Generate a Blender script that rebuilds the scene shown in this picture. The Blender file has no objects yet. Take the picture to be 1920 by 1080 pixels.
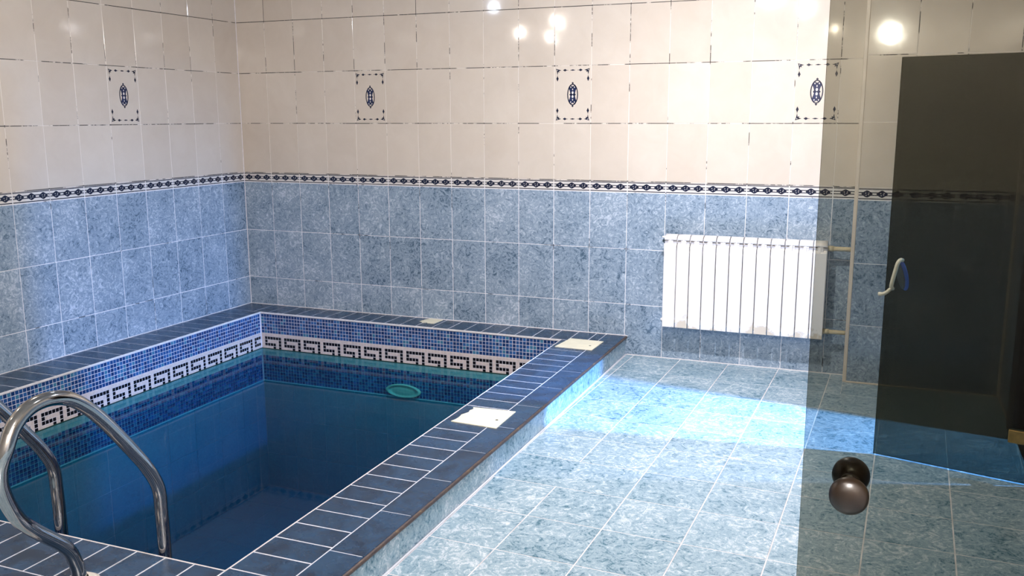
import bpy, bmesh, math, random
from mathutils import Vector, Matrix
random.seed(7)
sc = bpy.context.scene
C = sc.collection

# ------------------------------------------------------------------ camera
cam_d = bpy.data.cameras.new('camera'); cam = bpy.data.objects.new('camera', cam_d); C.objects.link(cam)
cam_d.sensor_width = 36; cam_d.lens = 1713.8 / 1920 * 36; cam_d.clip_start = 0.02
CY, CP, CR = -0.3837, -0.18567, -0.0028
fw = Vector((math.sin(CY) * math.cos(CP), math.cos(CY) * math.cos(CP), math.sin(CP)))
rt0 = Vector((math.cos(CY), -math.sin(CY), 0)); up0 = rt0.cross(fw)
rt = math.cos(CR) * rt0 + math.sin(CR) * up0; up = -math.sin(CR) * rt0 + math.cos(CR) * up0
M = Matrix((rt, up, -fw)).transposed().to_4x4(); M.translation = Vector((4.407, -5.599, 1.5176))
cam.matrix_world = M
sc.camera = cam

# ------------------------------------------------------------------ world, exposure
w = bpy.data.worlds.new('world'); sc.world = w; w.use_nodes = True
w.node_tree.nodes['Background'].inputs[0].default_value = (0.5, 0.6, 0.8, 1)
w.node_tree.nodes['Background'].inputs[1].default_value = 0.02
sc.view_settings.view_transform = 'Standard'
sc.view_settings.look = 'None'
sc.view_settings.gamma = 1
sc.view_settings.use_curve_mapping = False
sc.view_settings.exposure = 0.0

# ------------------------------------------------------------------ lamps (ceiling downlights, lamp in the side room)
CEIL = 2.47
WARM = (1.0, 0.88, 0.78); COOL = (0.72, 0.84, 1.0)
#        x     y     watt  colour
LAMPS = [(1.30, -1.70, 9, (0.70, 0.80, 1.0)), (3.55, -1.68, 72, (0.95, 0.94, 1.0)), (1.42, -3.00, 14, WARM), (3.71, -2.90, 14, (0.95, 0.93, 0.95)),
         (0.65, -4.00, 10, WARM), (0.75, -4.70, 8, WARM), (3.84, -5.08, 12, WARM), (4.37, -5.74, 255, (1.0, 0.96, 0.94))]
for x, y, p, c in LAMPS:
    ld = bpy.data.lights.new('downlight_lamp', 'AREA' if p == 72 else 'POINT'); ld.energy = p; ld.color = c
    if p == 72: ld.shape = 'DISK'; ld.size = 0.09         # a spot swivelled towards the radiator wall
    else: ld.shadow_soft_size = 0.018 if p > 100 else 0.026
    lo = bpy.data.objects.new('downlight_lamp', ld); C.objects.link(lo); lo.location = (x, y, CEIL - 0.055)
    if p == 72: lo.rotation_euler = (math.radians(18), 0, 0)
sd = bpy.data.lights.new('side_room_lamp', 'AREA'); sd.shape = 'DISK'; sd.size = 0.10; sd.energy = 135; sd.color = (0.14, 0.42, 1.0)
so = bpy.data.objects.new('side_room_lamp', sd); C.objects.link(so); so.location = (6.33, -1.08, 1.75)
sd.spread = math.radians(85)
so.rotation_euler = Vector((-2.1, -0.12, -1.75)).to_track_quat('-Z', 'Y').to_euler()

# ================================================================== helpers
def tag(o, label=None, cat=None, group=None, kind=None):
    if label: o['label'] = label
    if cat: o['category'] = cat
    if group: o['group'] = group
    if kind: o['kind'] = kind
    return o

def empty(name, loc=(0, 0, 0), rz=0):
    o = bpy.data.objects.new(name, None); C.objects.link(o); o.location = loc; o.rotation_euler = (0, 0, rz)
    o.empty_display_size = 0.05
    return o

def link(name, me, parent=None, loc=(0, 0, 0), rot=(0, 0, 0)):
    o = bpy.data.objects.new(name, me); C.objects.link(o)
    if parent: o.parent = parent
    o.location = loc; o.rotation_euler = rot
    return o

def bm_mesh(bm, name, mats, smooth=False):
    me = bpy.data.meshes.new(name); bm.normal_update(); bm.to_mesh(me); bm.free()
    for m in (mats if isinstance(mats, (list, tuple)) else [mats]): me.materials.append(m)
    if smooth:
        for p in me.polygons: p.use_smooth = True
    return me

def obj(name, bm, mats, parent=None, loc=(0, 0, 0), rot=(0, 0, 0), smooth=False):
    return link(name, bm_mesh(bm, name, mats, smooth), parent, loc, rot)

def box(bm, x0, x1, y0, y1, z0, z1, mi=0):
    vs = [bm.verts.new(p) for p in ((x0,y0,z0),(x1,y0,z0),(x1,y1,z0),(x0,y1,z0),(x0,y0,z1),(x1,y0,z1),(x1,y1,z1),(x0,y1,z1))]
    for f in ((3,2,1,0),(4,5,6,7),(0,1,5,4),(1,2,6,5),(2,3,7,6),(3,0,4,7)):
        fc = bm.faces.new([vs[i] for i in f]); fc.material_index = mi

def bbox(bm, x0, x1, y0, y1, z0, z1, b=0.002, seg=2, mi=0):
    t = bmesh.new(); box(t, x0, x1, y0, y1, z0, z1)
    bmesh.ops.bevel(t, geom=t.edges[:], offset=b, segments=seg, affect='EDGES', profile=0.5)
    merge(bm, t, mi)

def merge(bm, t, mi=0, mat=None):
    mp = {}
    for v in t.verts: mp[v] = bm.verts.new((mat @ v.co) if mat else v.co)
    for f in t.faces:
        try:
            nf = bm.faces.new([mp[v] for v in f.verts]); nf.material_index = mi; nf.smooth = f.smooth
        except ValueError: pass
    t.free()

def poly(bm, pts, mi=0):
    f = bm.faces.new([bm.verts.new(p) for p in pts]); f.material_index = mi; return f

def prism(bm, pts, z0, z1, mi=0, inset=0.0):
    """pts counter-clockwise (x,y)"""
    a = [bm.verts.new((x, y, z0)) for x, y in pts]; n = len(pts)
    if inset:
        cx = sum(p[0] for p in pts) / n; cy = sum(p[1] for p in pts) / n
        b = [bm.verts.new((x, y, z1 - inset)) for x, y in pts]
        c = []
        for x, y in pts:
            d = Vector((cx - x, cy - y)); L = d.length; d /= L
            c.append(bm.verts.new((x + d.x * inset * 1.4, y + d.y * inset * 1.4, z1)))
        rings = [a, b, c]
    else: rings = [a, [bm.verts.new((x, y, z1)) for x, y in pts]]
    for r0, r1 in zip(rings, rings[1:]):
        for i in range(n):
            j = (i + 1) % n; f = bm.faces.new((r0[i], r0[j], r1[j], r1[i])); f.material_index = mi
    f = bm.faces.new(rings[-1]); f.material_index = mi

def tube(bm, pts, r, seg=16, mi=0, caps=True):
    pts = [Vector(p) for p in pts]; n = len(pts); rings = []
    t0 = (pts[1] - pts[0]).normalized(); ref = Vector((1, 0, 0)) if abs(t0.x) < 0.9 else Vector((0, 0, 1))
    nrm = (ref - t0 * ref.dot(t0)).normalized()
    for i, p in enumerate(pts):
        t = (pts[min(i + 1, n - 1)] - pts[max(i - 1, 0)]).normalized()
        nrm = (nrm - t * nrm.dot(t)).normalized(); bn = t.cross(nrm)
        rr = r[i] if isinstance(r, (list, tuple)) else r
        rings.append([bm.verts.new(p + (nrm * math.cos(a) + bn * math.sin(a)) * rr) for a in [2 * math.pi * k / seg for k in range(seg)]])
    for a, b in zip(rings, rings[1:]):
        for k in range(seg):
            f = bm.faces.new((a[k], a[(k + 1) % seg], b[(k + 1) % seg], b[k])); f.material_index = mi; f.smooth = True
    if caps:
        f = bm.faces.new(rings[0][::-1]); f.material_index = mi
        f = bm.faces.new(rings[-1]); f.material_index = mi

def smooth_path(pts, sub=6):
    P = [Vector(p) for p in pts]; P = [P[0] * 2 - P[1]] + P + [P[-1] * 2 - P[-2]]; out = []
    for i in range(1, len(P) - 2):
        for k in range(sub):
            t = k / sub; a, b, c, d = P[i - 1:i + 3]
            out.append(0.5 * ((2 * b) + (c - a) * t + (2 * a - 5 * b + 4 * c - d) * t * t + (-a + 3 * b - 3 * c + d) * t ** 3))
    out.append(P[-2]); return out

def lathe(bm, prof, seg=24, mat=None, mi=0):
    """prof: (r, h) around local Z"""
    rings = []
    for r, h in prof:
        rings.append([bm.verts.new((mat @ Vector((r * math.cos(a), r * math.sin(a), h))) if mat else (r * math.cos(a), r * math.sin(a), h))
                      for a in [2 * math.pi * k / seg for k in range(seg)]] if r > 1e-6 else
                     [bm.verts.new((mat @ Vector((0, 0, h))) if mat else (0, 0, h))])
    for a, b in zip(rings, rings[1:]):
        for k in range(seg):
            q = [a[k % len(a)], a[(k + 1) % len(a)], b[(k + 1) % len(b)], b[k % len(b)]]
            q = list(dict.fromkeys(q))
            if len(q) > 2:
                f = bm.faces.new(q); f.material_index = mi; f.smooth = True

# ================================================================== materials
class NT:
    def __init__(s, name):
        s.m = bpy.data.materials.new(name); s.m.use_nodes = True; s.t = s.m.node_tree; s.n = s.t.nodes
        s.b = s.n['Principled BSDF']; s.out = s.n['Material Output']
    def add(s, kind, **kw):
        x = s.n.new(kind)
        for k, v in kw.items(): setattr(x, k, v)
        return x
    def lk(s, a, b): s.t.links.new(a, b)
    def math(s, op, a, b=None, clamp=False):
        x = s.add('ShaderNodeMath', operation=op); x.use_clamp = clamp
        for i, v in enumerate((a, b)):
            if v is None: continue
            if hasattr(v, 'links'): s.lk(v, x.inputs[i])
            else: x.inputs[i].default_value = v
        return x.outputs[0]
    def mix(s, f, a, b):
        x = s.add('ShaderNodeMix', data_type='RGBA')
        for i, v in ((0, f), (6, a), (7, b)):
            if hasattr(v, 'links'): s.lk(v, x.inputs[i])
            else: x.inputs[i].default_value = v if i == 0 else (*v, 1)
        return x.outputs[2]
    def ramp(s, f, stops):
        x = s.add('ShaderNodeValToRGB'); e = x.color_ramp.elements
        while len(e) > 1: e.remove(e[-1])
        e[0].position = stops[0][0]; e[0].color = (*stops[0][1], 1)
        for p, c in stops[1:]: q = e.new(p); q.color = (*c, 1)
        s.lk(f, x.inputs[0]); return x.outputs[0]
    def noise(s, vec, scale, detail=4, rough=0.55, dist=0.0):
        x = s.add('ShaderNodeTexNoise'); x.inputs['Scale'].default_value = scale; x.inputs['Detail'].default_value = detail
        x.inputs['Roughness'].default_value = rough; x.inputs['Distortion'].default_value = dist
        if vec is not None: s.lk(vec, x.inputs['Vector'])
        return x.outputs['Fac']
    def tilevec(s):
        """object coordinates shifted by each object's own random number"""
        tc = s.add('ShaderNodeTexCoord'); oi = s.add('ShaderNodeObjectInfo')
        cmb = s.add('ShaderNodeCombineXYZ')
        s.lk(s.math('MULTIPLY', oi.outputs['Random'], 37.0), cmb.inputs[0]); s.lk(s.math('MULTIPLY', oi.outputs['Random'], 91.0), cmb.inputs[1])
        s.lk(s.math('MULTIPLY', oi.outputs['Random'], 53.0), cmb.inputs[2])
        a = s.add('ShaderNodeVectorMath', operation='ADD'); s.lk(tc.outputs['Object'], a.inputs[0]); s.lk(cmb.outputs[0], a.inputs[1])
        return a.outputs[0], oi.outputs['Random']
    def bump(s, h, strength, dist=0.001):
        b = s.add('ShaderNodeBump'); b.inputs['Strength'].default_value = strength; b.inputs['Distance'].default_value = dist
        s.lk(h, b.inputs['Height']); s.lk(b.outputs[0], s.b.inputs['Normal'])
    def set(s, **kw):
        for k, v in kw.items():
            i = s.b.inputs[k.replace('_', ' ')]
            if hasattr(v, 'links'): s.lk(v, i)
            else: i.default_value = (*v, 1) if isinstance(v, tuple) and len(v) == 3 else v
        return s

def simple(name, col, rough=0.5, metal=0.0, var=0.06, scale=30, bump=0.0, **kw):
    n = NT(name); tc = n.add('ShaderNodeTexCoord'); f = n.noise(tc.outputs['Object'], scale)
    lo = tuple(c * (1 - var) for c in col); hi = tuple(min(1, c * (1 + var)) for c in col)
    n.set(Base_Color=n.ramp(f, [(0.3, lo), (0.7, hi)]), Roughness=rough, Metallic=metal, **kw)
    if bump: n.bump(f, bump)
    return n.m

def marble(name, dark, mid, light, rough=0.2, bumps=0.12, squash=1.0, scale=22):
    n = NT(name); v, rnd = n.tilevec()
    mp = n.add('ShaderNodeMapping'); mp.inputs['Scale'].default_value = (1, 1, squash) if squash != 1 else (1, 1, 1); n.lk(v, mp.inputs[0]); v = mp.outputs[0]
    f1 = n.noise(v, scale, 5, 0.62, 2.6); f2 = n.noise(v, scale * 2.6, 4, 0.6, 3.5); f3 = n.noise(v, 5, 2)
    f = n.math('ADD', n.math('MULTIPLY', f1, 0.62), n.math('MULTIPLY', f2, 0.38))
    f = n.math('ADD', f, n.math('MULTIPLY', n.math('SUBTRACT', f3, 0.5), 0.22))
    f = n.math('ADD', f, n.math('MULTIPLY', n.math('SUBTRACT', rnd, 0.5), 0.05))
    n.set(Base_Color=n.ramp(f, [(0.36, dark), (0.47, mid), (0.52, mid), (0.65, light)]), Roughness=rough, Specular_IOR_Level=0.5)
    n.bump(f2, bumps, 0.0006)
    return n.m

m_blue = marble('blue_marbled_tile', (0.065, 0.112, 0.165), (0.25, 0.325, 0.41), (0.54, 0.60, 0.68), rough=0.16)
m_floor = marble('blue_floor_tile', (0.045, 0.14, 0.20), (0.28, 0.395, 0.47), (0.64, 0.70, 0.74), rough=0.24, bumps=0.35, scale=17)
m_basin = marble('basin_tile', (0.02, 0.22, 0.28), (0.03, 0.27, 0.34), (0.04, 0.32, 0.39), rough=0.3)

def cream_mat():
    n = NT('cream_glazed_tile'); v, rnd = n.tilevec()
    f = n.noise(v, 6, 4, 0.6, 0.6)
    f = n.math('ADD', n.math('MULTIPLY', f, 0.7), n.math('MULTIPLY', rnd, 0.3))
    n.set(Base_Color=n.ramp(f, [(0.25, (0.57, 0.49, 0.405)), (0.75, (0.64, 0.565, 0.48))]), Roughness=0.07, Specular_IOR_Level=0.5)
    n.bump(n.noise(v, 9, 2), 0.10, 0.002)
    return n.m
m_cream = cream_mat()
m_border = simple('border_tile_glaze', (0.66, 0.62, 0.58), 0.1)
m_ink = simple('navy_ink_print', (0.010, 0.014, 0.035), 0.12, var=0.4)
m_ink_b = simple('blue_ink_print', (0.012, 0.020, 0.065), 0.12, var=0.4)
m_ink_g = simple('grey_ink_print', (0.20, 0.18, 0.17), 0.2, var=0.3)

def grout_mat():
    n = NT('stained_wall_grout'); tc = n.add('ShaderNodeTexCoord'); sp = n.add('ShaderNodeSeparateXYZ'); n.lk(tc.outputs['Object'], sp.inputs[0])
    z = sp.outputs[2]; x = sp.outputs[0]
    fr = n.math('FRACT', n.math('DIVIDE', n.math('SUBTRACT', z, 1.1155 - 0.178), 0.3569))
    hz = n.math('LESS_THAN', n.math('ABSOLUTE', n.math('SUBTRACT', fr, 0.5)), 0.012)
    upz = n.math('GREATER_THAN', z, 1.10)
    nz = n.noise(tc.outputs['Object'], 5.5, 5, 0.7)
    high = n.math('MULTIPLY', n.math('GREATER_THAN', z, 1.84), 0.07)
    thr = n.math('SUBTRACT', n.math('SUBTRACT', 0.575, n.math('MULTIPLY', n.math('MULTIPLY', hz, upz), 0.12)), high)
    st = n.math('MULTIPLY', n.math('SUBTRACT', nz, thr), 22.0, True)
    base = n.mix(upz, (0.80, 0.78, 0.80), (0.74, 0.67, 0.60))
    n.set(Base_Color=n.mix(st, base, (0.035, 0.03, 0.028)), Roughness=0.8)
    return n.m
m_grout = grout_mat()
m_fgrout = simple('pale_floor_grout', (0.62, 0.60, 0.60), 0.8, var=0.25, scale=8)
m_white = simple('white_edge_bead', (0.72, 0.68, 0.68), 0.5, var=0.1)
m_trim = simple('cream_plastic_trim', (0.70, 0.60, 0.50), 0.35, var=0.1, scale=6)
m_paint = simple('plain_paint', (0.52, 0.47, 0.42), 0.6)
m_ceil = simple('ceiling_paint', (0.62, 0.58, 0.54), 0.7)
m_steel = simple('polished_steel', (0.40, 0.40, 0.40), 0.08, 1.0, var=0.04)
m_flange = simple('ivory_plastic', (0.72, 0.64, 0.55), 0.4, var=0.12)
m_cover = simple('cream_cover_plate', (0.80, 0.75, 0.58), 0.55, var=0.06, scale=14)
m_hole = simple('dark_hole', (0.02, 0.02, 0.01), 0.8)
m_wood = simple('dark_wood', (0.035, 0.016, 0.008), 0.35, var=0.5, scale=20)
m_knob = simple('brown_lacquered_wood', (0.008, 0.0035, 0.001), 0.33, var=0.3, scale=40)
m_brass = simple('aged_brass', (0.42, 0.27, 0.10), 0.35, 0.9, var=0.3)
m_blackstone = simple('black_mosaic_glass', (0.008, 0.007, 0.010), 0.15, var=0.4)
m_whitestone = simple('white_mosaic_glass', (0.60, 0.52, 0.50), 0.25, var=0.1, scale=60)
m_mgrout = simple('mosaic_grout', (0.60, 0.60, 0.66), 0.8, var=0.15, scale=10)
m_scum = simple('green_waterline_film', (0.02, 0.05, 0.035), 0.5, var=0.4)

def bluestone():
    n = NT('blue_mosaic_glass'); at = n.add('ShaderNodeAttribute', attribute_name='tint')
    n.set(Base_Color=n.ramp(at.outputs['Fac'], [(0.0, (0.010, 0.035, 0.13)), (0.5, (0.018, 0.07, 0.22)), (0.85, (0.03, 0.12, 0.33)), (1.0, (0.05, 0.18, 0.30))]), Roughness=0.18)
    return n.m
m_bluestone = bluestone()

def coping_mat():
    n = NT('blue_coping_glaze'); v, rnd = n.tilevec()
    f = n.noise(v, 7, 4, 0.6, 1.0)
    n.set(Base_Color=n.ramp(f, [(0.35, (0.009, 0.026, 0.060)), (0.65, (0.018, 0.058, 0.125))]), Specular_IOR_Level=0.6,
          Roughness=n.math('ADD', n.math('MULTIPLY', n.noise(v, 11, 3), 0.25), 0.14))
    vo = n.add('ShaderNodeTexVoronoi'); vo.inputs['Scale'].default_value = 330; n.lk(v, vo.inputs['Vector'])
    n.bump(vo.outputs['Distance'], 0.30, 0.0008)
    return n.m
m_coping = coping_mat()

def nosing_mat():
    n = NT('worn_brown_nosing'); tc = n.add('ShaderNodeTexCoord')
    f = n.noise(tc.outputs['Object'], 30, 5, 0.7)
    n.set(Base_Color=n.ramp(f, [(0.35, (0.035, 0.025, 0.03)), (0.58, (0.08, 0.048, 0.035)), (0.75, (0.30, 0.20, 0.09))]), Roughness=0.5)
    n.bump(f, 0.5, 0.003); return n.m
m_nosing = nosing_mat()

def radiator_mat():
    n = NT('white_radiator_enamel'); g = n.add('ShaderNodeNewGeometry'); sp = n.add('ShaderNodeSeparateXYZ'); n.lk(g.outputs['Position'], sp.inputs[0])
    nz = n.noise(g.outputs['Position'], 7, 4, 0.6)
    lim = n.math('ADD', 0.215, n.math('MULTIPLY', n.math('SUBTRACT', nz, 0.42), 0.42))
    st = n.math('MULTIPLY', n.math('SUBTRACT', lim, sp.outputs[2]), 90, True)
    edge = n.math('SUBTRACT', 1.0, n.math('MULTIPLY', n.math('ABSOLUTE', n.math('SUBTRACT', lim, sp.outputs[2])), 260.0), True)
    c = n.mix(st, (0.86, 0.82, 0.80), (0.66, 0.58, 0.48))
    c = n.mix(n.math('MULTIPLY', edge, 0.5, True), c, (0.40, 0.36, 0.30))
    n.set(Base_Color=c, Roughness=0.35); return n.m
m_rad = radiator_mat()
m_pipe = simple('cream_painted_pipe', (0.66, 0.56, 0.38), 0.45, var=0.15)
m_iron = simple('dark_iron_plug', (0.05, 0.08, 0.10), 0.5, var=0.2)

def glass_mat(name, tint, refl=0.6):
    n = NT(name); n.n.remove(n.b)
    tr = n.add('ShaderNodeBsdfTransparent'); tr.inputs[0].default_value = (*tint, 1)
    gl = n.add('ShaderNodeBsdfGlossy'); gl.inputs['Roughness'].default_value = 0.02
    fr = n.add('ShaderNodeFresnel'); fr.inputs[0].default_value = 1.45
    mx = n.add('ShaderNodeMixShader'); n.lk(n.math('MULTIPLY', fr.outputs[0], refl), mx.inputs[0]); n.lk(tr.outputs[0], mx.inputs[1]); n.lk(gl.outputs[0], mx.inputs[2])
    n.lk(mx.outputs[0], n.out.inputs[0]); return n.m
m_glass1 = glass_mat('light_smoked_glass', (0.575, 0.57, 0.52), 0.2)      # per face; a pane has two
m_glass2 = glass_mat('dark_smoked_glass', (0.335, 0.34, 0.30), 0.12)
m_gedge = simple('glass_edge', (0.02, 0.03, 0.028), 0.2)

def water_mat():
    n = NT('pool_water'); n.n.remove(n.b)
    tc = n.add('ShaderNodeTexCoord')
    tr = n.add('ShaderNodeBsdfTransparent'); tr.inputs[0].default_value = (0.42, 0.87, 0.94, 1)
    gl = n.add('ShaderNodeBsdfGlossy'); gl.inputs['Roughness'].default_value = 0.02
    fr = n.add('ShaderNodeFresnel'); fr.inputs[0].default_value = 1.33
    bp = n.add('ShaderNodeBump'); bp.inputs['Strength'].default_value = 0.10; bp.inputs['Distance'].default_value = 0.003
    n.lk(n.noise(tc.outputs['Object'], 3.0, 2), bp.inputs['Height']); n.lk(bp.outputs[0], gl.inputs['Normal']); n.lk(bp.outputs[0], fr.inputs['Normal'])
    mx = n.add('ShaderNodeMixShader'); n.lk(n.math('MULTIPLY', fr.outputs[0], 0.55), mx.inputs[0]); n.lk(tr.outputs[0], mx.inputs[1]); n.lk(gl.outputs[0], mx.inputs[2])
    n.lk(mx.outputs[0], n.out.inputs[0])
    va = n.add('ShaderNodeVolumeAbsorption'); va.inputs[0].default_value = (0.0, 0.68, 0.85, 1); va.inputs[1].default_value = 0.95
    n.lk(va.outputs[0], n.out.inputs[1]); return n.m
m_water = water_mat()
def emit(name, col, s):
    n = NT(name); n.set(Emission_Color=col, Emission_Strength=s, Base_Color=(0.8, 0.8, 0.8)); return n.m
m_lens = emit('lamp_lens', (1.0, 0.93, 0.85), 30)

# ================================================================== tile pieces (upright: x along wall, z up, front faces -y)
TW, TH, GAP = 0.244, 0.3569, 0.0036
BH = 0.070
ZB = 1.0455          # top of the blue rows
CACHE = {}
def tile_mesh(w, h, mat, kind='tile', d=0.006):
    key = (round(w, 4), round(h, 4), mat.name, kind)
    if key in CACHE: return CACHE[key]
    bm = bmesh.new(); a, b, c = w / 2, h / 2, 0.0011
    F = [bm.verts.new((sx * (a - c), 0, sz * (b - c))) for sx, sz in ((-1, -1), (1, -1), (1, 1), (-1, 1))]
    Mi = [bm.verts.new((sx * a, c, sz * b)) for sx, sz in ((-1, -1), (1, -1), (1, 1), (-1, 1))]
    B = [bm.verts.new((sx * a, d, sz * b)) for sx, sz in ((-1, -1), (1, -1), (1, 1), (-1, 1))]
    bm.faces.new(F)
    for r0, r1 in ((Mi, F), (B, Mi)):
        for i in range(4):
            j = (i + 1) % 4; bm.faces.new((r0[i], r0[j], r1[j], r1[i]))
    mats = [mat]
    e = -0.0002
    def P(pts, mi): poly(bm, [(x, e, z) for x, z in pts], mi)
    def diamond(x, z, rx, rz, mi=1):
        rx *= 1.25; rz *= 1.25
        P([(x - rx, z), (x, z - rz), (x + rx, z), (x, z + rz)], mi)
    def ell(x, z, rx, rz, mi, y=None, n=20):
        poly(bm, [(x + rx * math.cos(2 * math.pi * k / n), (e if y is None else y), z + rz * math.sin(2 * math.pi * k / n)) for k in range(n)], mi)
    if kind == 'border':
        mats += [m_ink, m_ink_g, m_border]
        x0, x1 = -a + c, a - c
        P([(x0, 0.0235), (x1, 0.0235), (x1, 0.0275), (x0, 0.0275)], 1)
        P([(x0, 0.0285), (x1, 0.0285), (x1, 0.0325), (x0, 0.0325)], 2)
        P([(x0, -0.0295), (x1, -0.0295), (x1, -0.0245), (x0, -0.0245)], 1)
        def span(xa, xb):
            for zz in (-0.0072, 0.0072):
                P([(xa, zz - 0.0026), (xb, zz - 0.0026), (xb, zz + 0.0026), (xa, zz + 0.0026)], 1)
        cs = [q for q in (-0.078, 0.0, 0.078) if abs(q) < a - 0.02]
        edge = x0
        for q in cs:
            span(edge, q - 0.020); edge = q + 0.020
            P([(q - 0.031, 0), (q - 0.019, -0.0105), (q - 0.004, -0.0195), (q + 0.004, -0.0195), (q + 0.019, -0.0105), (q + 0.031, 0), (q + 0.019, 0.0105), (q + 0.004, 0.0195), (q - 0.004, 0.0195), (q - 0.019, 0.0105)], 1)
            for dx, dz in ((-0.007, 0.004), (0.008, -0.003), (-0.004, -0.008), (0.010, 0.005)):
                poly(bm, [(q + dx - 0.003, 2 * e, dz), (q + dx, 2 * e, dz - 0.0028), (q + dx + 0.003, 2 * e, dz), (q + dx, 2 * e, dz + 0.0028)], 3)
        span(edge, x1)
    if kind == 'deco':
        mats += [m_ink, m_ink_b, m_border]
        ox, oz = a - 0.019, b - 0.026
        for sz in (-1, 1):
            for sx in (-1, 1):
                x, z = sx * ox, sz * oz
                P([(x + sx * 0.010, z + sz * 0.010), (x - sx * 0.004, z + sz * 0.006), (x - sx * 0.026, z), (x - sx * 0.010, z - sz * 0.005),
                   (x - sx * 0.014, z - sz * 0.014), (x - sx * 0.004, z - sz * 0.010), (x, z - sz * 0.030), (x + sx * 0.005, z - sz * 0.006)][::1], 1)
                poly(bm, [(x + sx * 0.003, 2 * e, z + sz * 0.001), (x - sx * 0.001, 2 * e, z + sz * 0.004), (x - sx * 0.003, 2 * e, z), (x, 2 * e, z - sz * 0.003)], 3)
                diamond(x, z - sz * 0.052, 0.0065, 0.014)
                diamond(x, z - sz * 0.036, 0.0012, 0.006)
                diamond(x - sx * 0.050, z, 0.011, 0.0065); diamond(x - sx * 0.065, z, 0.008, 0.0012)
            diamond(0, sz * oz, 0.015, 0.0035)
        R1, R2 = 0.036, 0.067
        n = 28
        for k in range(n):
            t0, t1 = 2 * math.pi * k / n, 2 * math.pi * (k + 1) / n
            def q(t, s): 
                th = 0.0068
                return ((R1 - s * th) * math.cos(t), (R2 - s * th) * math.sin(t))
            P([q(t0, 0), q(t1, 0), q(t1, 1), q(t0, 1)], 1)
        for s in (-1, 1):
            diamond(0, s * 0.071, 0.006, 0.006)
            P([(-0.013, 0), (-0.019, s * 0.022), (-0.026, s * 0.040), (-0.016, s * 0.060), (0, s * 0.050), (0.016, s * 0.060), (0.026, s * 0.040), (0.019, s * 0.022), (0.013, 0)], 2)
            diamond(s * 0.013, 0, 0.007, 0.008, 2)
            ell(0, s * 0.012, 0.0065, 0.009, 3, 2 * e, 10)
            ell(-0.012, s * 0.046, 0.003, 0.005, 3, 2 * e, 8); ell(0.012, s * 0.046, 0.003, 0.005, 3, 2 * e, 8)
            ell(0, s * 0.032, 0.003, 0.006, 3, 2 * e, 8)
    bmesh.ops.recalc_face_normals(bm, faces=bm.faces[:8]) if False else None
    me = bm_mesh(bm, kind, mats); CACHE[key] = me; return me

def lay(parent, name, x0, x1, z0, z1, mat, kind='tile', y=0.0, g=GAP, tilt=0.0017):
    me = tile_mesh(x1 - x0 - g, z1 - z0 - g, mat, kind)
    return link(name, me, parent, ((x0 + x1) / 2, y - random.uniform(0, 0.0005), (z0 + z1) / 2),
                (max(-0.0028, min(0.0028, random.gauss(0, tilt))), 0, max(-0.0028, min(0.0028, random.gauss(0, tilt)))))

def lay_wall(parent, cuts, bottom, top, deco=(), y=0.0, zo=0.0):
    """cuts: ascending x joints; bottom(xmid) gives the lowest z"""
    rows = [(-10, ZB - 2 * TH, 'b'), (ZB - 2 * TH, ZB - TH, 'b'), (ZB - TH, ZB, 'b'), (ZB, ZB + BH, 's')] + \
           [(ZB + BH + TH * k, ZB + BH + TH * (k + 1), 'c') for k in range(5)]
    for ci, (a, b) in enumerate(zip(cuts, cuts[1:])):
        bt = bottom((a + b) / 2)
        for ri, (z0, z1, t) in enumerate(rows):
            z0 = max(z0 + zo, bt); z1 = min(z1 + zo, top)
            if z1 - z0 < 0.02: continue
            if t == 's': lay(parent, 'border_tile', a, b, z0, z1, m_border, 'border', y)
            elif t == 'b': lay(parent, 'blue_tile', a, b, z0, z1, m_blue, 'tile', y)
            elif ri == 5 and ci in deco: lay(parent, 'decorative_tile', a, b, z0, z1, m_cream, 'deco', y)
            else: lay(parent, 'cream_tile', a, b, z0, z1, m_cream, 'tile', y)

def wall(name, boxes, rz=0.0, mat=None):
    bm = bmesh.new()
    for b in boxes: box(bm, *b)
    o = obj(name, bm, mat or m_grout, rot=(0, 0, rz)); o['kind'] = 'structure'; return o

XR = 5.077            # right wall
ZC = 0.1244           # coping top
JD = 0.0010           # joint depth
# back wall with a shallow pier on the right
wb = wall('wall_back', [(-0.1, XR + 0.1, JD, 0.12, 0, CEIL), (4.283, XR, -0.146 + JD, 0.05, 0, CEIL)])
lay_wall(wb, [TW * k for k in range(18)] + [4.283], lambda x: ZC if x < 2.93 else 0.0, CEIL, (4, 10, 16))
lay_wall(wb, [4.287, 4.535, 4.781, 5.027, XR - 0.006], lambda x: 0.006, CEIL, (), -0.146, 0.008)
# left wall (very slightly out of square, as in the room)
ROT_L = math.radians(90) - 0.018
wl = wall('wall_left', [(-6.5, 0.1, JD, 0.12, 0, CEIL)], ROT_L)
lay_wall(wl, [-TW * k for k in range(20, -1, -1)], lambda x: ZC if x > -3.85 else 0.0, CEIL, (20 - 5, 20 - 11, 20 - 17))
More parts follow.
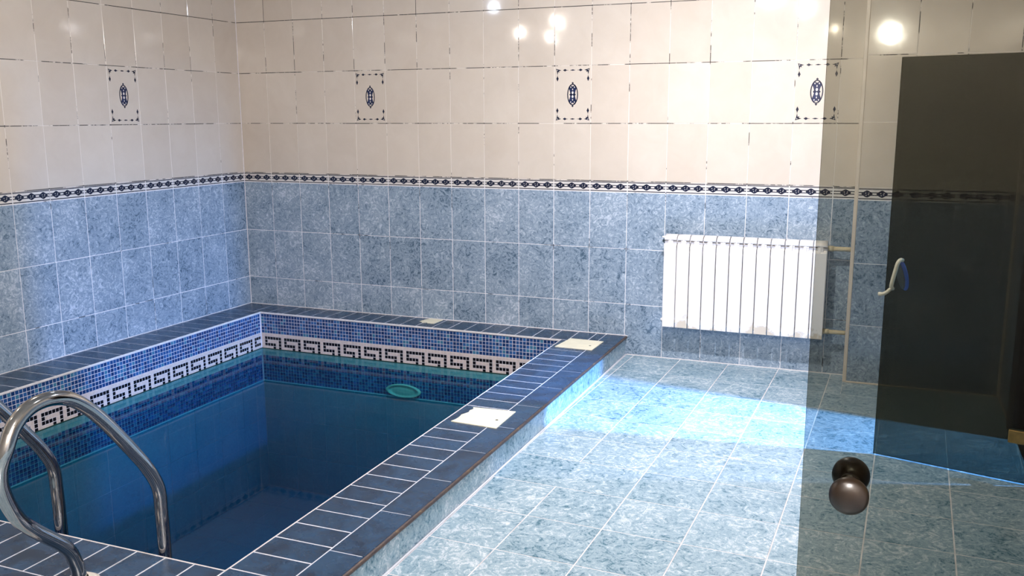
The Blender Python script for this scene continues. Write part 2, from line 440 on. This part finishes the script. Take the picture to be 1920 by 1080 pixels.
# right wall with the doorway to the side room: local x = -world y
DY0, DY1, DH = 0.88, 1.478, 1.80
wr = wall('wall_right', [(-0.1, DY0, JD, 0.12, 0, CEIL), (DY1, 6.5, JD, 0.12, 0, CEIL), (DY0, DY1, JD, 0.12, DH, CEIL)], -math.pi / 2)
wr.location = (XR, 0, 0)
lay_wall(wr, [0.152, 0.390, 0.620], lambda x: 0.0, CEIL)
lay_wall(wr, [0.624, 0.88, 1.124, 1.368, 1.60], lambda x: DH + 0.12, CEIL)
for a, b in ((1.62, 1.85), (1.85, 2.09), (2.09, 2.334), (2.334, 2.578), (2.578, 2.822), (2.822, 3.066), (3.066, 3.31), (3.31, 3.554), (3.554, 3.798), (3.798, 4.042), (4.042, 4.286)):
    lay_wall(wr, [a, b], lambda x: 0.0, CEIL)
wf = wall('wall_front', [(-0.1, XR + 0.1, -6.52, -6.4, 0, CEIL)], mat=m_paint)
ce = wall('ceiling', [(-0.2, XR + 0.1, -6.5, 0.1, CEIL, CEIL + 0.1)], mat=m_ceil)
for x, y, p, c in LAMPS:
    bm = bmesh.new(); lathe(bm, [(0.060, 0.0), (0.058, -0.006), (0.046, -0.007), (0.044, 0.0)])
    dl = obj('downlight_ring', bm, m_steel, ce, (x, y, CEIL))
    bm = bmesh.new(); lathe(bm, [(0.0, -0.0025), (0.044, -0.002), (0.044, 0.0)]); obj('lamp_lens', bm, m_lens, dl)

# side room seen only through its doorway
sr = wall('wall_side_room', [(XR + 0.12, 7.0, 0.0, 0.1, 0, 2.2), (XR + 0.12, 7.0, -2.4, -2.3, 0, 2.2), (7.0, 7.1, -2.4, 0.1, 0, 2.2), (XR + 0.11, 7.1, -2.4, 0.1, 2.2, 2.3),
                               (XR, 7.0, -2.4, 0.1, -0.1, 0.0)], mat=m_wood)

# trims
def trim(i, bm, mat): o = obj('trim_%d' % i, bm, mat); o['kind'] = 'structure'; return o
bm = bmesh.new(); bbox(bm, 4.268, 4.289, -0.149, -0.128, 0.0, CEIL, 0.004, 3); trim(1, bm, m_trim)
bm = bmesh.new(); bbox(bm, XR - 0.013, XR + 0.002, -0.160, -0.144, 0.0, CEIL, 0.004, 3); trim(2, bm, m_trim)
bm = bmesh.new(); bbox(bm, 4.287, XR, -0.153, -0.144, -0.001, 0.009, 0.003); trim(3, bm, m_trim)
bm = bmesh.new(); bbox(bm, XR - 0.008, XR + 0.001, -0.62, -0.15, -0.001, 0.009, 0.003); trim(4, bm, m_trim)
bm = bmesh.new(); bbox(bm, -0.002, 0.004, -0.004, 0.002, ZC, CEIL, 0.0015); trim(5, bm, m_white)
bm = bmesh.new(); bbox(bm, 2.95, 4.27, -0.005, 0.001, -0.001, 0.005, 0.0015); trim(6, bm, m_white)

# ================================================================== floor
bm = bmesh.new(); box(bm, 2.93, XR, -3.86, 0.01, -0.12, -0.0008); box(bm, -0.2, XR, -6.5, -3.86, -0.12, -0.0008)
fl = obj('floor', bm, m_fgrout); fl['kind'] = 'structure'
def clip(P, x=None, y=None, keep=1):
    """keep the side where keep*(coord-limit) >= 0"""
    ax, L = (0, x) if x is not None else (1, y); out = []
    for i in range(len(P)):
        a, b = P[i - 1], P[i]; da, db = keep * (a[ax] - L), keep * (b[ax] - L)
        if (da >= 0) != (db >= 0):
            t = da / (da - db); out.append((a[0] + (b[0] - a[0]) * t, a[1] + (b[1] - a[1]) * t))
        if db >= 0: out.append(b)
    return out
def area(P): return 0.5 * sum(P[i - 1][0] * P[i][1] - P[i][0] * P[i - 1][1] for i in range(len(P)))
FO = Vector((4.158, -1.315)); ca, sa = math.cos(-0.030), math.sin(-0.030); PX, PY = 0.3007, 0.3045
def g2w(u, v): return (FO.x + ca * u - sa * v, FO.y + sa * u + ca * v)
full_tile = None
def floor_piece(P, me_full=None):
    global full_tile
    if len(P) < 3 or area(P) < 0.0006: return
    cx = sum(p[0] for p in P) / len(P); cy = sum(p[1] for p in P) / len(P)
    bm = bmesh.new(); prism(bm, [(x - cx, y - cy) for x, y in P], -0.006, 0.0, inset=0.0007)
    link('floor_tile', bm_mesh(bm, 'floor_tile', m_floor), fl, (cx, cy, random.uniform(-0.0001, 0.0003)))
h = 0.0052 / 2
fullA = 0.9 * PX * PY
shared = None
for i in range(-15, 5):
    for j in range(-18, 6):
        u0, u1, v0, v1 = i * PX + h, (i + 1) * PX - h, j * PY + h, (j + 1) * PY - h
        P = [g2w(u0, v0), g2w(u1, v0), g2w(u1, v1), g2w(u0, v1)]
        P0 = P
        P = clip(P, x=XR - 0.001, keep=-1); 
        if P: P = clip(P, y=-6.38, keep=1)
        if P: P = clip(P, x=0.0, keep=1)
        if not P: continue
        for reg in (0, 1):
            Q = P
            if reg == 0:
                Q = clip(Q, x=2.9485, keep=1)
                if Q: Q = clip(Q, y=-0.003, keep=-1)
                if Q: Q = clip(Q, y=-3.87, keep=1)
                # the pier
                if Q and max(p[0] for p in Q) > 4.283 and max(p[1] for p in Q) > -0.148:
                    A = clip(Q, x=4.270, keep=-1); B = clip(Q, x=4.272, keep=1)
                    if A: floor_piece(A)
                    if B:
                        B = clip(B, y=-0.150, keep=-1)
                        if B: floor_piece(B)
                    continue
            else: Q = clip(Q, y=-3.873, keep=-1)
            if not Q or len(Q) < 3 or area(Q) < 0.0006: continue
            if area(Q) > fullA and len(Q) == 4:
                cx = sum(p[0] for p in Q) / 4; cy = sum(p[1] for p in Q) / 4
                if shared is None:
                    bm = bmesh.new(); prism(bm, [(x - cx, y - cy) for x, y in Q], -0.006, 0.0, inset=0.0007); shared = bm_mesh(bm, 'floor_tile', m_floor)
                link('floor_tile', shared, fl, (cx, cy, random.uniform(-0.0001, 0.0003)), (random.gauss(0, 0.0004), random.gauss(0, 0.0004), 0))
            else: floor_piece(Q)

# ================================================================== the pool
PX0, PX1, PY0, PY1 = 0.272, 2.583, -3.482, -0.250     # inner faces
XO, XM = 2.945, 2.811                                  # outer edge and joint line of the right kerb
ZW = -0.146                                            # water level
ZM = -0.388                                            # bottom of the mosaic band
ZF = -1.215
pool = empty('swimming_pool', (1.4, -1.9, 0)); tag(pool, 'small sunken tiled pool with a raised blue kerb and a meander mosaic band', 'pool')
def pobj(name, bm, mats, smooth=False):
    o = obj(name, bm, mats, pool, smooth=smooth); o.location = (-1.4, 1.9, 0); return o
def plink(name, me, loc, rot=(0, 0, 0)):
    return link(name, me, pool, (loc[0] - 1.4, loc[1] + 1.9, loc[2]), rot)
# basin shell and kerb core
bm = bmesh.new()
T = ZC - 0.0008
box(bm, PX1 + 0.003, XO - 0.012, -3.85, -0.002, -1.35, T)         # right kerb
box(bm, -0.10, PX1 + 0.004, PY1 + 0.003, -0.002, -1.35, T)        # back
box(bm, -0.10, PX0 - 0.003, -3.85, PY1 + 0.004, -1.35, T)         # left
box(bm, PX0 - 0.004, PX1 + 0.004, -3.85, PY0 - 0.003, -1.35, T)   # front
box(bm, PX0 - 0.01, PX1 + 0.01, PY0 - 0.01, PY1 + 0.01, -1.35, ZF - 0.003)
pobj('basin', bm, m_mgrout)
# coping tiles
def flat_tile(w, d, mat, name, th=0.003):
    key = ('flat', round(w, 4), round(d, 4), mat.name)
    if key not in CACHE:
        bm = bmesh.new(); prism(bm, [(-w / 2, -d / 2), (w / 2, -d / 2), (w / 2, d / 2), (-w / 2, d / 2)], -th, 0, inset=0.0012)
        CACHE[key] = bm_mesh(bm, name, mat)
    return CACHE[key]
def cope(x0, x1, y0, y1, g=0.0065, name='coping_tile', dz=0.0):
    t = 0.0007
    plink(name, flat_tile(x1 - x0 - g, y1 - y0 - g, m_coping, name), ((x0 + x1) / 2, (y0 + y1) / 2, ZC + dz + random.uniform(-0.0002, 0.0003)), (random.gauss(0, t), random.gauss(0, t), 0))
yj = -2.634
ys = [yj + 0.1185 * k for k in range(-9, 25)]
ys = [y for y in ys if -3.72 < y < -0.27]
ys = [-3.725] + ys + [-0.252]
for a, b in zip(ys, ys[1:]):
    mid = (a + b) / 2
    if -1.975 < mid < -1.70 or mid > -0.47: continue
    if b - a < 0.03: continue
    cope(PX1, XM, a, b)
cope(PX1, XM, -2.0415 , -1.686, name='bed_tile', dz=-0.0002)
cope(PX1, XM, -0.501, -0.252, name='bed_tile', dz=-0.0002)
# long outer tiles along the right
yy = -0.004
for L in (0.27, 0.33, 0.33, 0.33, 0.33, 0.33, 0.33, 0.33, 0.33, 0.33, 0.33, 0.33):
    e = max(yy - L, -3.85); cope(XM, XO - 0.004, e, yy, g=0.0025, name='outer_coping_tile'); yy = e
    if e <= -3.85: break
# back, left, front
n = 0; x = PX0 - 0.03
xs = [0.0] + [0.215 + 0.1205 * k for k in range(22)]; xs = [v for v in xs if v < XM - 0.05] + [XM]
for a, b in zip(xs, xs[1:]): cope(a + (0.002 if a == 0 else 0), b, PY1, -0.004)
ysl = [PY1 - 0.1195 * k for k in range(28)]
for a, b in zip(ysl[1:], ysl): 
    if a > PY0 - 0.06: cope(-0.05, PX0, a, b)
xf = [2.583 - 0.1177 * k for k in range(24)][::-1]
for a, b in zip(xf, xf[1:]):
    if b > 0.1: cope(a, b, -3.72, PY0)
x = 2.81
while x > 0.0:
    cope(max(x - 0.33, 0), x, -3.85, -3.72, g=0.003, name='outer_coping_tile'); x -= 0.33
# kerb nosing
bm = bmesh.new()
prof = [(XO - 0.004, ZC - 0.0002), (XO + 0.0005, ZC - 0.001), (XO + 0.004, ZC - 0.004), (XO + 0.005, ZC - 0.009), (XO + 0.003, ZC - 0.014), (XO - 0.004, ZC - 0.016)]
N = 60; rows = []
for k in range(N + 1):
    y = -0.003 - 3.85 * k / N; j = random.uniform(-0.0012, 0.0008) * min(1, k / 12)
    rows.append([bm.verts.new((px_ + j, y, pz_ + j * 0.5)) for px_, pz_ in prof])
for r0, r1 in zip(rows, rows[1:]):
    for i in range(len(prof) - 1): bm.faces.new((r0[i], r0[i + 1], r1[i + 1], r1[i]))
pobj('nosing', bm, m_nosing, True)
# kerb side tiles
yy = -0.004; sp = flat_tile
while yy > -3.84:
    L = min(0.30, yy + 3.85)
    me = tile_mesh(L - 0.003, ZC - 0.016 - 0.003, m_floor)
    plink('side_tile', me, (XO - 0.009, yy - L / 2, (ZC - 0.016) / 2), (0, 0, math.radians(90))); yy -= L
bm = bmesh.new(); bbox(bm, XO - 0.008, XO + 0.0005, -3.85, -0.003, -0.002, 0.0035, 0.0012); pobj('base_grout', bm, m_mgrout)
bm = bmesh.new(); bbox(bm, -0.05, 2.95, -0.006, 0.001, ZC - 0.004, ZC + 0.0035, 0.0015); pobj('wall_grout', bm, m_white)
bm = bmesh.new()
poly_pts = [(0.002, -0.003), (-0.068, -3.85)]
v = [bm.verts.new(p) for p in ((0.006, 0, ZC - 0.004), (0.006, 0, ZC + 0.003), (-0.003, 0, ZC + 0.004), (-0.064, -3.85, ZC - 0.004), (-0.064, -3.85, ZC + 0.003), (-0.073, -3.85, ZC + 0.004))]
bm.faces.new((v[0], v[3], v[4], v[1])); bm.faces.new((v[1], v[4], v[5], v[2])); pobj('wall_grout', bm, m_white)
# white bead round the water edge
bm = bmesh.new(); B = 0.011
bbox(bm, PX0 - 0.004, PX0 + 0.003, PY0, PY1, ZC - B, ZC + 0.0006, 0.0015)
bbox(bm, PX0 - 0.004, PX1 + 0.003, PY1 - 0.003, PY1 + 0.004, ZC - B, ZC + 0.0006, 0.0015)
bbox(bm, PX1 - 0.002, PX1 + 0.0025, PY0, PY1, ZC - B, ZC + 0.0006, 0.001)
bbox(bm, PX0, PX1, PY0 - 0.0025, PY0 + 0.002, ZC - B, ZC + 0.0006, 0.001)
pobj('edge_bead', bm, m_white)
# mosaic: rows from the bead down, 6 blue, then a white band with the meander, then blue
MP = 0.0238
KEY = ['.......', 'XXXXXX.', 'X....X.', 'XXXX.X.', '...X.X.', '.......', '.......']
def mosaic(name, length, place, shift):
    """place(s, z, out) -> 3D point on that face"""
    bm = bmesh.new(); lay_t = bm.faces.layers.float.new('tint')
    g = 0.0031; cols = int(length / MP); top = ZC - B - 0.002; off = (length - cols * MP) / 2
    nr = int((top - ZM) / MP) + 1
    for r in range(nr):
        z1 = top - r * MP - g / 2; z0 = z1 - MP + g
        if z1 < ZM + 0.004: break
        z0 = max(z0, ZM + 0.003)
        for c in range(cols):
            if 6 <= r < 13: mi = 1 if KEY[r - 6][(c + shift) % 7] == 'X' else 2
            else: mi = 0
            gg = 0.0014 if mi == 2 else g
            s0 = off + c * MP + gg / 2; s1 = s0 + MP - gg; q = 0.0011 + random.uniform(0, 0.0005)
            za, zb = (z0, z1) if mi != 2 else (z0 - 0.0008, z1 + 0.0008)
            b_ = [bm.verts.new(place(*p, 0)) for p in ((s0, za), (s1, za), (s1, zb), (s0, zb))]
            i_ = 0.0007
            t_ = [bm.verts.new(place(*p, q)) for p in ((s0 + i_, za + i_), (s1 - i_, za + i_), (s1 - i_, zb - i_), (s0 + i_, zb - i_))]
            tv = random.random() ** 1.5 if random.random() > 0.04 else 1.0
            fs = [bm.faces.new(t_)] + [bm.faces.new((b_[k], b_[(k + 1) % 4], t_[(k + 1) % 4], t_[k])) for k in range(4)]
            for f in fs: f.material_index = mi; f[lay_t] = tv
    o = pobj(name, bm, [m_bluestone, m_blackstone, m_whitestone]); o['kind'] = 'stuff'; return o
e = 0.0
mosaic('mosaic_stones', PX1 - PX0, lambda s, z, o: (PX0 + s, PY1 + 0.003 - o, z), 6)
mosaic('mosaic_stones', PY1 - PY0, lambda s, z, o: (PX0 - 0.003 + o, PY0 + s, z), 1)
mosaic('mosaic_stones', PX1 - PX0, lambda s, z, o: (PX1 - s, PY0 - 0.003 + o, z), 0)
mosaic('mosaic_stones', PY1 - PY0, lambda s, z, o: (PX1 + 0.003 - o, PY1 - s, z), 0)
bm = bmesh.new()
for zz, t in ((ZW, 0.0030),):
    box(bm, PX0 - 0.003, PX0 + 0.0004, PY0, PY1, zz - t, zz + t); box(bm, PX0, PX1, PY1 - 0.0004, PY1 + 0.003, zz - t, zz + t)
pobj('waterline_film', bm, m_scum)
bm = bmesh.new()
box(bm, PX0 - 0.003, PX0 + 0.003, PY0, PY1, ZM - 0.004, ZM + 0.002); box(bm, PX0, PX1, PY1 - 0.003, PY1 + 0.003, ZM - 0.004, ZM + 0.002)
pobj('mosaic_base_bead', bm, m_white)
# basin tiles
def basin_wall(length, org, ang):
    n = round(length / 0.244); wd = length / n
    for k in range(n):
        z1 = ZM - 0.005
        for hh in (0.28, 0.28, 0.262):
            z0 = max(z1 - hh, ZF)
            s = (k + 0.5) * wd
            me = tile_mesh(wd - 0.004, z1 - z0 - 0.004, m_basin)
            plink('basin_tile', me, (org[0] + math.cos(ang) * s, org[1] + math.sin(ang) * s, (z0 + z1) / 2), (0, 0, ang)); z1 = z0
basin_wall(PX1 - PX0, (PX0, PY1), 0)
basin_wall(PY1 - PY0, (PX0, PY0), math.pi / 2)
basin_wall(PX1 - PX0, (PX1, PY0), math.pi)
basin_wall(PY1 - PY0, (PX1, PY1), -math.pi / 2)
nx, ny = 8, 11
for i in range(nx):
    for j in range(ny):
        wx_, wy_ = (PX1 - PX0) / nx, (PY1 - PY0) / ny
        plink('basin_floor_tile', flat_tile(wx_ - 0.004, wy_ - 0.004, m_basin, 'basin_floor_tile'), (PX0 + wx_ * (i + 0.5), PY0 + wy_ * (j + 0.5), ZF))
# oval underwater lamp on the back wall
bm = bmesh.new()
mt = Matrix.Translation((1.441, PY1 - 0.002, -0.341)) @ Matrix.Rotation(math.radians(90), 4, 'X') @ Matrix.Diagonal((0.135, 0.047, 0.02, 1))
lathe(bm, [(0.0, 0.55), (0.6, 0.5), (0.80, 0.35), (0.84, 0.9), (1.0, 0.8), (1.0, 0.0)], 32, mt)
pl = pobj('pool_lamp', bm, simple('pale_green_lens', (0.62, 0.62, 0.45), 0.3)); pl['label'] = 'pale green oval underwater lamp'

# water
bm = bmesh.new(); box(bm, PX0 - 0.0028, PX1 + 0.0028, PY0 - 0.0028, PY1 + 0.0028, ZF - 0.002, ZW)
wt = obj('pool_water', bm, m_water); tag(wt, 'still dark teal water filling the small tiled pool', 'water', kind='stuff')

# ================================================================== cover plates on the kerb
def cover(pts, label, hole=None, group='cream cover plates on the pool kerb', chip=()):
    cx = sum(p[0] for p in pts) / len(pts); cy = sum(p[1] for p in pts) / len(pts)
    P = []
    for i in range(len(pts)):
        a, b = Vector(pts[i]), Vector(pts[(i + 1) % len(pts)])
        nseg = 9 if i in chip else 1
        for k in range(nseg):
            p = a.lerp(b, k / nseg)
            if k and i in chip: d = (b - a).normalized(); p += Vector((-d.y, d.x)) * random.uniform(0.0, 0.016)
            P.append((p.x - cx, p.y - cy))
    if area(P) < 0: P.reverse()
    bm = bmesh.new(); prism(bm, P, 0.0, 0.0042, inset=0.0008)
    o = empty('cover_plate', (cx, cy, ZC + 0.0002)); tag(o, label, 'cover plate', group)
    obj('plate', bm, m_cover, o)
    if hole:
        bm = bmesh.new(); lathe(bm, [(0.0, 0.0004), (0.0062, 0.0004), (0.0075, 0.0)], 16); obj('finger_hole', bm, m_hole, o, (hole[0] - cx, hole[1] - cy, 0.0043))
S = 1.22
sc2 = lambda L: [(x * S, y * S) for x, y in L]
cover(sc2([(2.150, -1.592), (2.342, -1.605), (2.338, -1.398), (2.160, -1.408)]), 'large cream square plate with a chipped edge, halfway along the right kerb', (2.309 * S, -1.520 * S), chip=(3,))
cover(sc2([(2.138, -0.363), (2.333, -0.366), (2.338, -0.178), (2.158, -0.174)]), 'cream square plate at the far right corner of the kerb, by the back wall', (2.30 * S, -0.29 * S))
cover(sc2([(1.232, -0.095), (1.262, -0.118), (1.335, -0.122), (1.342, -0.020), (1.262, -0.012), (1.240, -0.060)]), 'small pale yellow slab lying on the dark back kerb against the wall', chip=(1, 5))

# ================================================================== pool ladder rails
lad = empty('pool_ladder', (2.07, -3.60, ZC)); tag(lad, 'curved polished steel pool ladder handrails standing on the front kerb', 'ladder')
side = [(-3.441, -0.95), (-3.441, -0.30), (-3.441, 0.10), (-3.443, 0.256), (-3.449, 0.345), (-3.491, 0.428), (-3.545, 0.504), (-3.596, 0.571), (-3.652, 0.640), (-3.704, 0.693), (-3.758, 0.733),
        (-3.812, 0.750), (-3.862, 0.751), (-3.905, 0.738), (-3.945, 0.705), (-3.972, 0.655), (-3.982, 0.600), (-3.970, 0.535), (-3.930, 0.450), (-3.871, 0.378), (-3.764, 0.272), (-3.732, 0.205), (-3.724, 0.160), (-3.722, 0.120)]
def rail(xa, xb):
    n = len(side); pts = []
    for i, (y, z) in enumerate(side):
        t = min(1, max(0, (i - 15)) / 4)
        pts.append((xa + (xb - xa) * t - 2.07, y + 3.60 - 0.0 * t, z - ZC))
    bm = bmesh.new(); tube(bm, smooth_path(pts, 5), 0.0212, 20)
    r = obj('rail', bm, m_steel, lad)
    bm = bmesh.new(); lathe(bm, [(0.024, 0.030), (0.036, 0.029), (0.056, 0.016), (0.062, 0.0), (0.0, 0.0)], 28)
    f = obj('flange', bm, m_flange, r, (pts[-1][0], pts[-1][1], 0.0)); f['label'] = 'ivory plastic foot ring'
    return r
rail(2.306, 2.24); rail(1.850, 1.784)
for z in (-0.40, -0.62, -0.84):
    bm = bmesh.new(); bbox(bm, 1.872 - 2.07, 2.284 - 2.07, 0.125, 0.195, z - ZC - 0.012, z - ZC + 0.012, 0.006); obj('tread', bm, m_steel, lad)

# ================================================================== radiator
rad = empty('radiator', (3.67, -0.005, 0.236)); tag(rad, 'white twelve-section radiator with peeling paint, on the blue tiled wall', 'radiator')
NS = 12; PW = 0.0788; RX0 = 3.199 - 3.67
zb, zt = 0.0, 0.572
def section_mesh():
    bm = bmesh.new(); a = PW / 2 - 0.0027
    F = -0.130; Bk = -0.045
    bbox(bm, -a, a, F, F + 0.010, zb, 0.505, 0.0020)                       # front plate
    bbox(bm, -0.016, 0.016, F + 0.009, Bk, zb + 0.02, 0.54, 0.003)         # water way
    bbox(bm, -0.0015 - 0.012, 0.0015 + 0.012, Bk - 0.001, Bk + 0.004, zb + 0.01, 0.53, 0.001)
    box(bm, -a, a, Bk - 0.004, Bk, zb + 0.01, 0.53)                        # rear plate
    # slanted louvre between plate and hood
    for y0, z0, y1, z1 in ((F + 0.002, 0.504, F + 0.020, 0.520), (F + 0.020, 0.520, F + 0.006, 0.5315)):
        vs = [bm.verts.new(p) for p in ((-a, y0, z0), (a, y0, z0), (a, y1, z1), (-a, y1, z1))]; bm.faces.new(vs)
    box(bm, -0.0025, 0.0025, F + 0.001, F + 0.03, 0.500, 0.545)            # centre web
    # rounded hood
    pr = [(F + 0.006, 0.5415), (F + 0.004, 0.546), (F + 0.008, 0.553), (F + 0.020, 0.563), (F + 0.040, 0.570), (F + 0.062, 0.572), (Bk, 0.566), (Bk, 0.556), (F + 0.03, 0.552), (F + 0.014, 0.5425)]
    L = [bm.verts.new((-a, y, z)) for y, z in pr]; R = [bm.verts.new((a, y, z)) for y, z in pr]
    for i in range(len(pr)):
        j = (i + 1) % len(pr); f = bm.faces.new((L[i], L[j], R[j], R[i])); f.smooth = 1 <= i <= 5
    bm.faces.new(L[::-1]); bm.faces.new(R)
    # hubs joining neighbours
    for z in (0.035, 0.529):
        tube(bm, [(-PW / 2, -0.080, z), (PW / 2, -0.080, z)], 0.017, 12)
    bmesh.ops.recalc_face_normals(bm, faces=bm.faces[:])
    return bm_mesh(bm, 'section', m_rad)
sm = section_mesh()
for k in range(NS): link('section', sm, rad, (RX0 + PW * (k + 0.5), 0, 0))
for z, nm in ((0.529, 'plug'), (0.035, 'plug')):
    bm = bmesh.new(); tube(bm, [(RX0 + 0.002, -0.080, z), (RX0 - 0.010, -0.080, z)], 0.015, 12); tube(bm, [(RX0 - 0.010, -0.080, z), (RX0 - 0.018, -0.080, z)], 0.008, 6)
    obj(nm, bm, m_iron if z > 0.3 else m_rad, rad)
bm = bmesh.new(); tube(bm, [(RX0 + 0.004, -0.112, 0.556), (RX0 - 0.014, -0.112, 0.556)], 0.006, 10); obj('air_vent', bm, m_rad, rad)
xe = RX0 + NS * PW
for z in (0.529, 0.040):
    bm = bmesh.new(); tube(bm, [(xe - 0.004, -0.08, z), (xe + 0.030, -0.08, z)], [0.0165, 0.0165], 8); o = obj('union_nut', bm, m_pipe, rad)
    bm = bmesh.new(); tube(bm, [(xe + 0.024, -0.08, z), (4.285 - 3.67, -0.08, z)], 0.0130, 14); obj('pipe', bm, m_pipe, rad)
for x in (-0.30, 0.30):
    bm = bmesh.new(); bbox(bm, x - 0.010, x + 0.010, -0.066, 0.004, 0.505, 0.512, 0.001); obj('wall_bracket', bm, m_iron, rad)

# ================================================================== near glass door
GD = -4.365
d1 = empty('glass_door', (XR - 0.02, GD, 0)); tag(d1, 'near smoked glass door with round brown knobs, cut by the right frame edge', 'door')
def pane(w, hgt, mat, th=0.008):
    bm = bmesh.new(); box(bm, -w, 0, -th / 2, th / 2, 0.0, hgt)
    for f in bm.faces: f.material_index = 0 if abs(f.normal.y) > 0.5 or abs(f.calc_center_median().y) > th * 0.45 else 1
    return bm, [mat, m_gedge]
bm, ms = pane(XR - 0.02 - 4.333, 2.02, m_glass1); obj('pane', bm, ms, d1, (0, 0, 0.012))
kx = 4.394 - (XR - 0.02)
for s in (-1, 1):
    R = Matrix.Translation((kx, s * 0.004, 1.033)) @ Matrix.Rotation(math.radians(90) * (1 if s < 0 else -1), 4, 'X')
    bm = bmesh.new(); lathe(bm, [(0.0, 0.0), (0.014, 0.0), (0.014, 0.003), (0.009, 0.006), (0.009, 0.014), (0.014, 0.017), (0.0215, 0.023), (0.0248, 0.031), (0.0245, 0.038), (0.020, 0.044), (0.011, 0.0475), (0.0, 0.0485)], 32, R)
    obj('knob', bm, m_knob, d1)
for z in (0.28, 1.70):
    bm = bmesh.new(); bbox(bm, -0.055, 0.022, -0.010, 0.010, z - 0.035, z + 0.035, 0.003); obj('hinge', bm, m_brass, d1)

# far dark glass door standing open from the doorway in the right wall
A = Vector((4.451, -1.3225)); Bv = Vector((5.020, -1.4664)); ang = math.atan2(Bv.y - A.y, Bv.x - A.x); wd = (Bv - A).length + 0.03
Bp = A + (Bv - A).normalized() * wd
d2 = empty('glass_door', (Bp.x, Bp.y, 0), ang); tag(d2, 'far dark glass door standing open in front of the tiled pier', 'door')
bm, ms = pane(wd, 1.750, m_glass2); obj('pane', bm, ms, d2, (0, 0, 0.008))
for z in (0.205, 1.50):
    bm = bmesh.new(); bbox(bm, -0.085, 0.018, -0.016, 0.014, z - 0.028, z + 0.028, 0.003); obj('hinge', bm, m_brass, d2)
# handle (local x from the hinge: free edge at -wd)
hx = -wd
m_handle = simple('ivory_handle', (0.70, 0.66, 0.56), 0.3, var=0.12)
m_handleb = simple('blue_handle_plate', (0.02, 0.09, 0.42), 0.3, var=0.2)
bm = bmesh.new(); tube(bm, smooth_path([(hx + 0.064, -0.004, 0.900), (hx + 0.058, -0.016, 0.903), (hx + 0.050, -0.026, 0.890), (hx + 0.044, -0.030, 0.860), (hx + 0.037, -0.030, 0.825), (hx + 0.031, -0.028, 0.792), (hx + 0.030, -0.018, 0.778), (hx + 0.031, -0.004, 0.772)], 4),
     0.0085, 12); obj('grip', bm, m_handle, d2)
bm = bmesh.new()
lathe(bm, [(0.0, 0.006), (0.8, 0.006), (1.0, 0.003), (1.0, 0.0), (0.0, 0.0)], 28, Matrix.Translation((hx + 0.070, -0.004, 0.836)) @ Matrix.Rotation(math.radians(-14), 4, 'Y') @ Matrix.Rotation(math.radians(90), 4, 'X') @ Matrix.Diagonal((0.021, 0.068, 1, 1)))
obj('back_plate', bm, m_handleb, d2)
bm = bmesh.new()
lathe(bm, [(0.0, 0.009), (0.7, 0.009), (1.0, 0.006), (1.0, 0.0), (0.0, 0.0)], 28, Matrix.Translation((hx + 0.062, -0.006, 0.832)) @ Matrix.Rotation(math.radians(-14), 4, 'Y') @ Matrix.Rotation(math.radians(90), 4, 'X') @ Matrix.Diagonal((0.015, 0.058, 1, 1)))
obj('inner_plate', bm, m_iron, d2)
bm = bmesh.new(); tube(bm, smooth_path([(hx + 0.036, -0.022, 0.785), (hx + 0.026, -0.026, 0.772), (hx + 0.012, -0.028, 0.757), (hx - 0.004, -0.028, 0.748), (hx - 0.020, -0.026, 0.746)], 4), [0.006] * 4 + [0.008] * 9 + [0.0095] * 4, 12)
obj('lever', bm, m_handle, d2)

# doorway lining in the right wall
bm = bmesh.new()
bbox(bm, XR - 0.022, XR + 0.13, -DY0, -DY0 + 0.20, 0, DH + 0.10, 0.004)
bbox(bm, XR - 0.022, XR + 0.13, -DY1 - 0.10, -DY1, 0, DH + 0.10, 0.004)
bbox(bm, XR - 0.022, XR + 0.13, -DY1 + 0.001, -DY0 - 0.001, DH, DH + 0.10, 0.004)
o = obj('door_1', bm, m_wood); o['kind'] = 'structure'
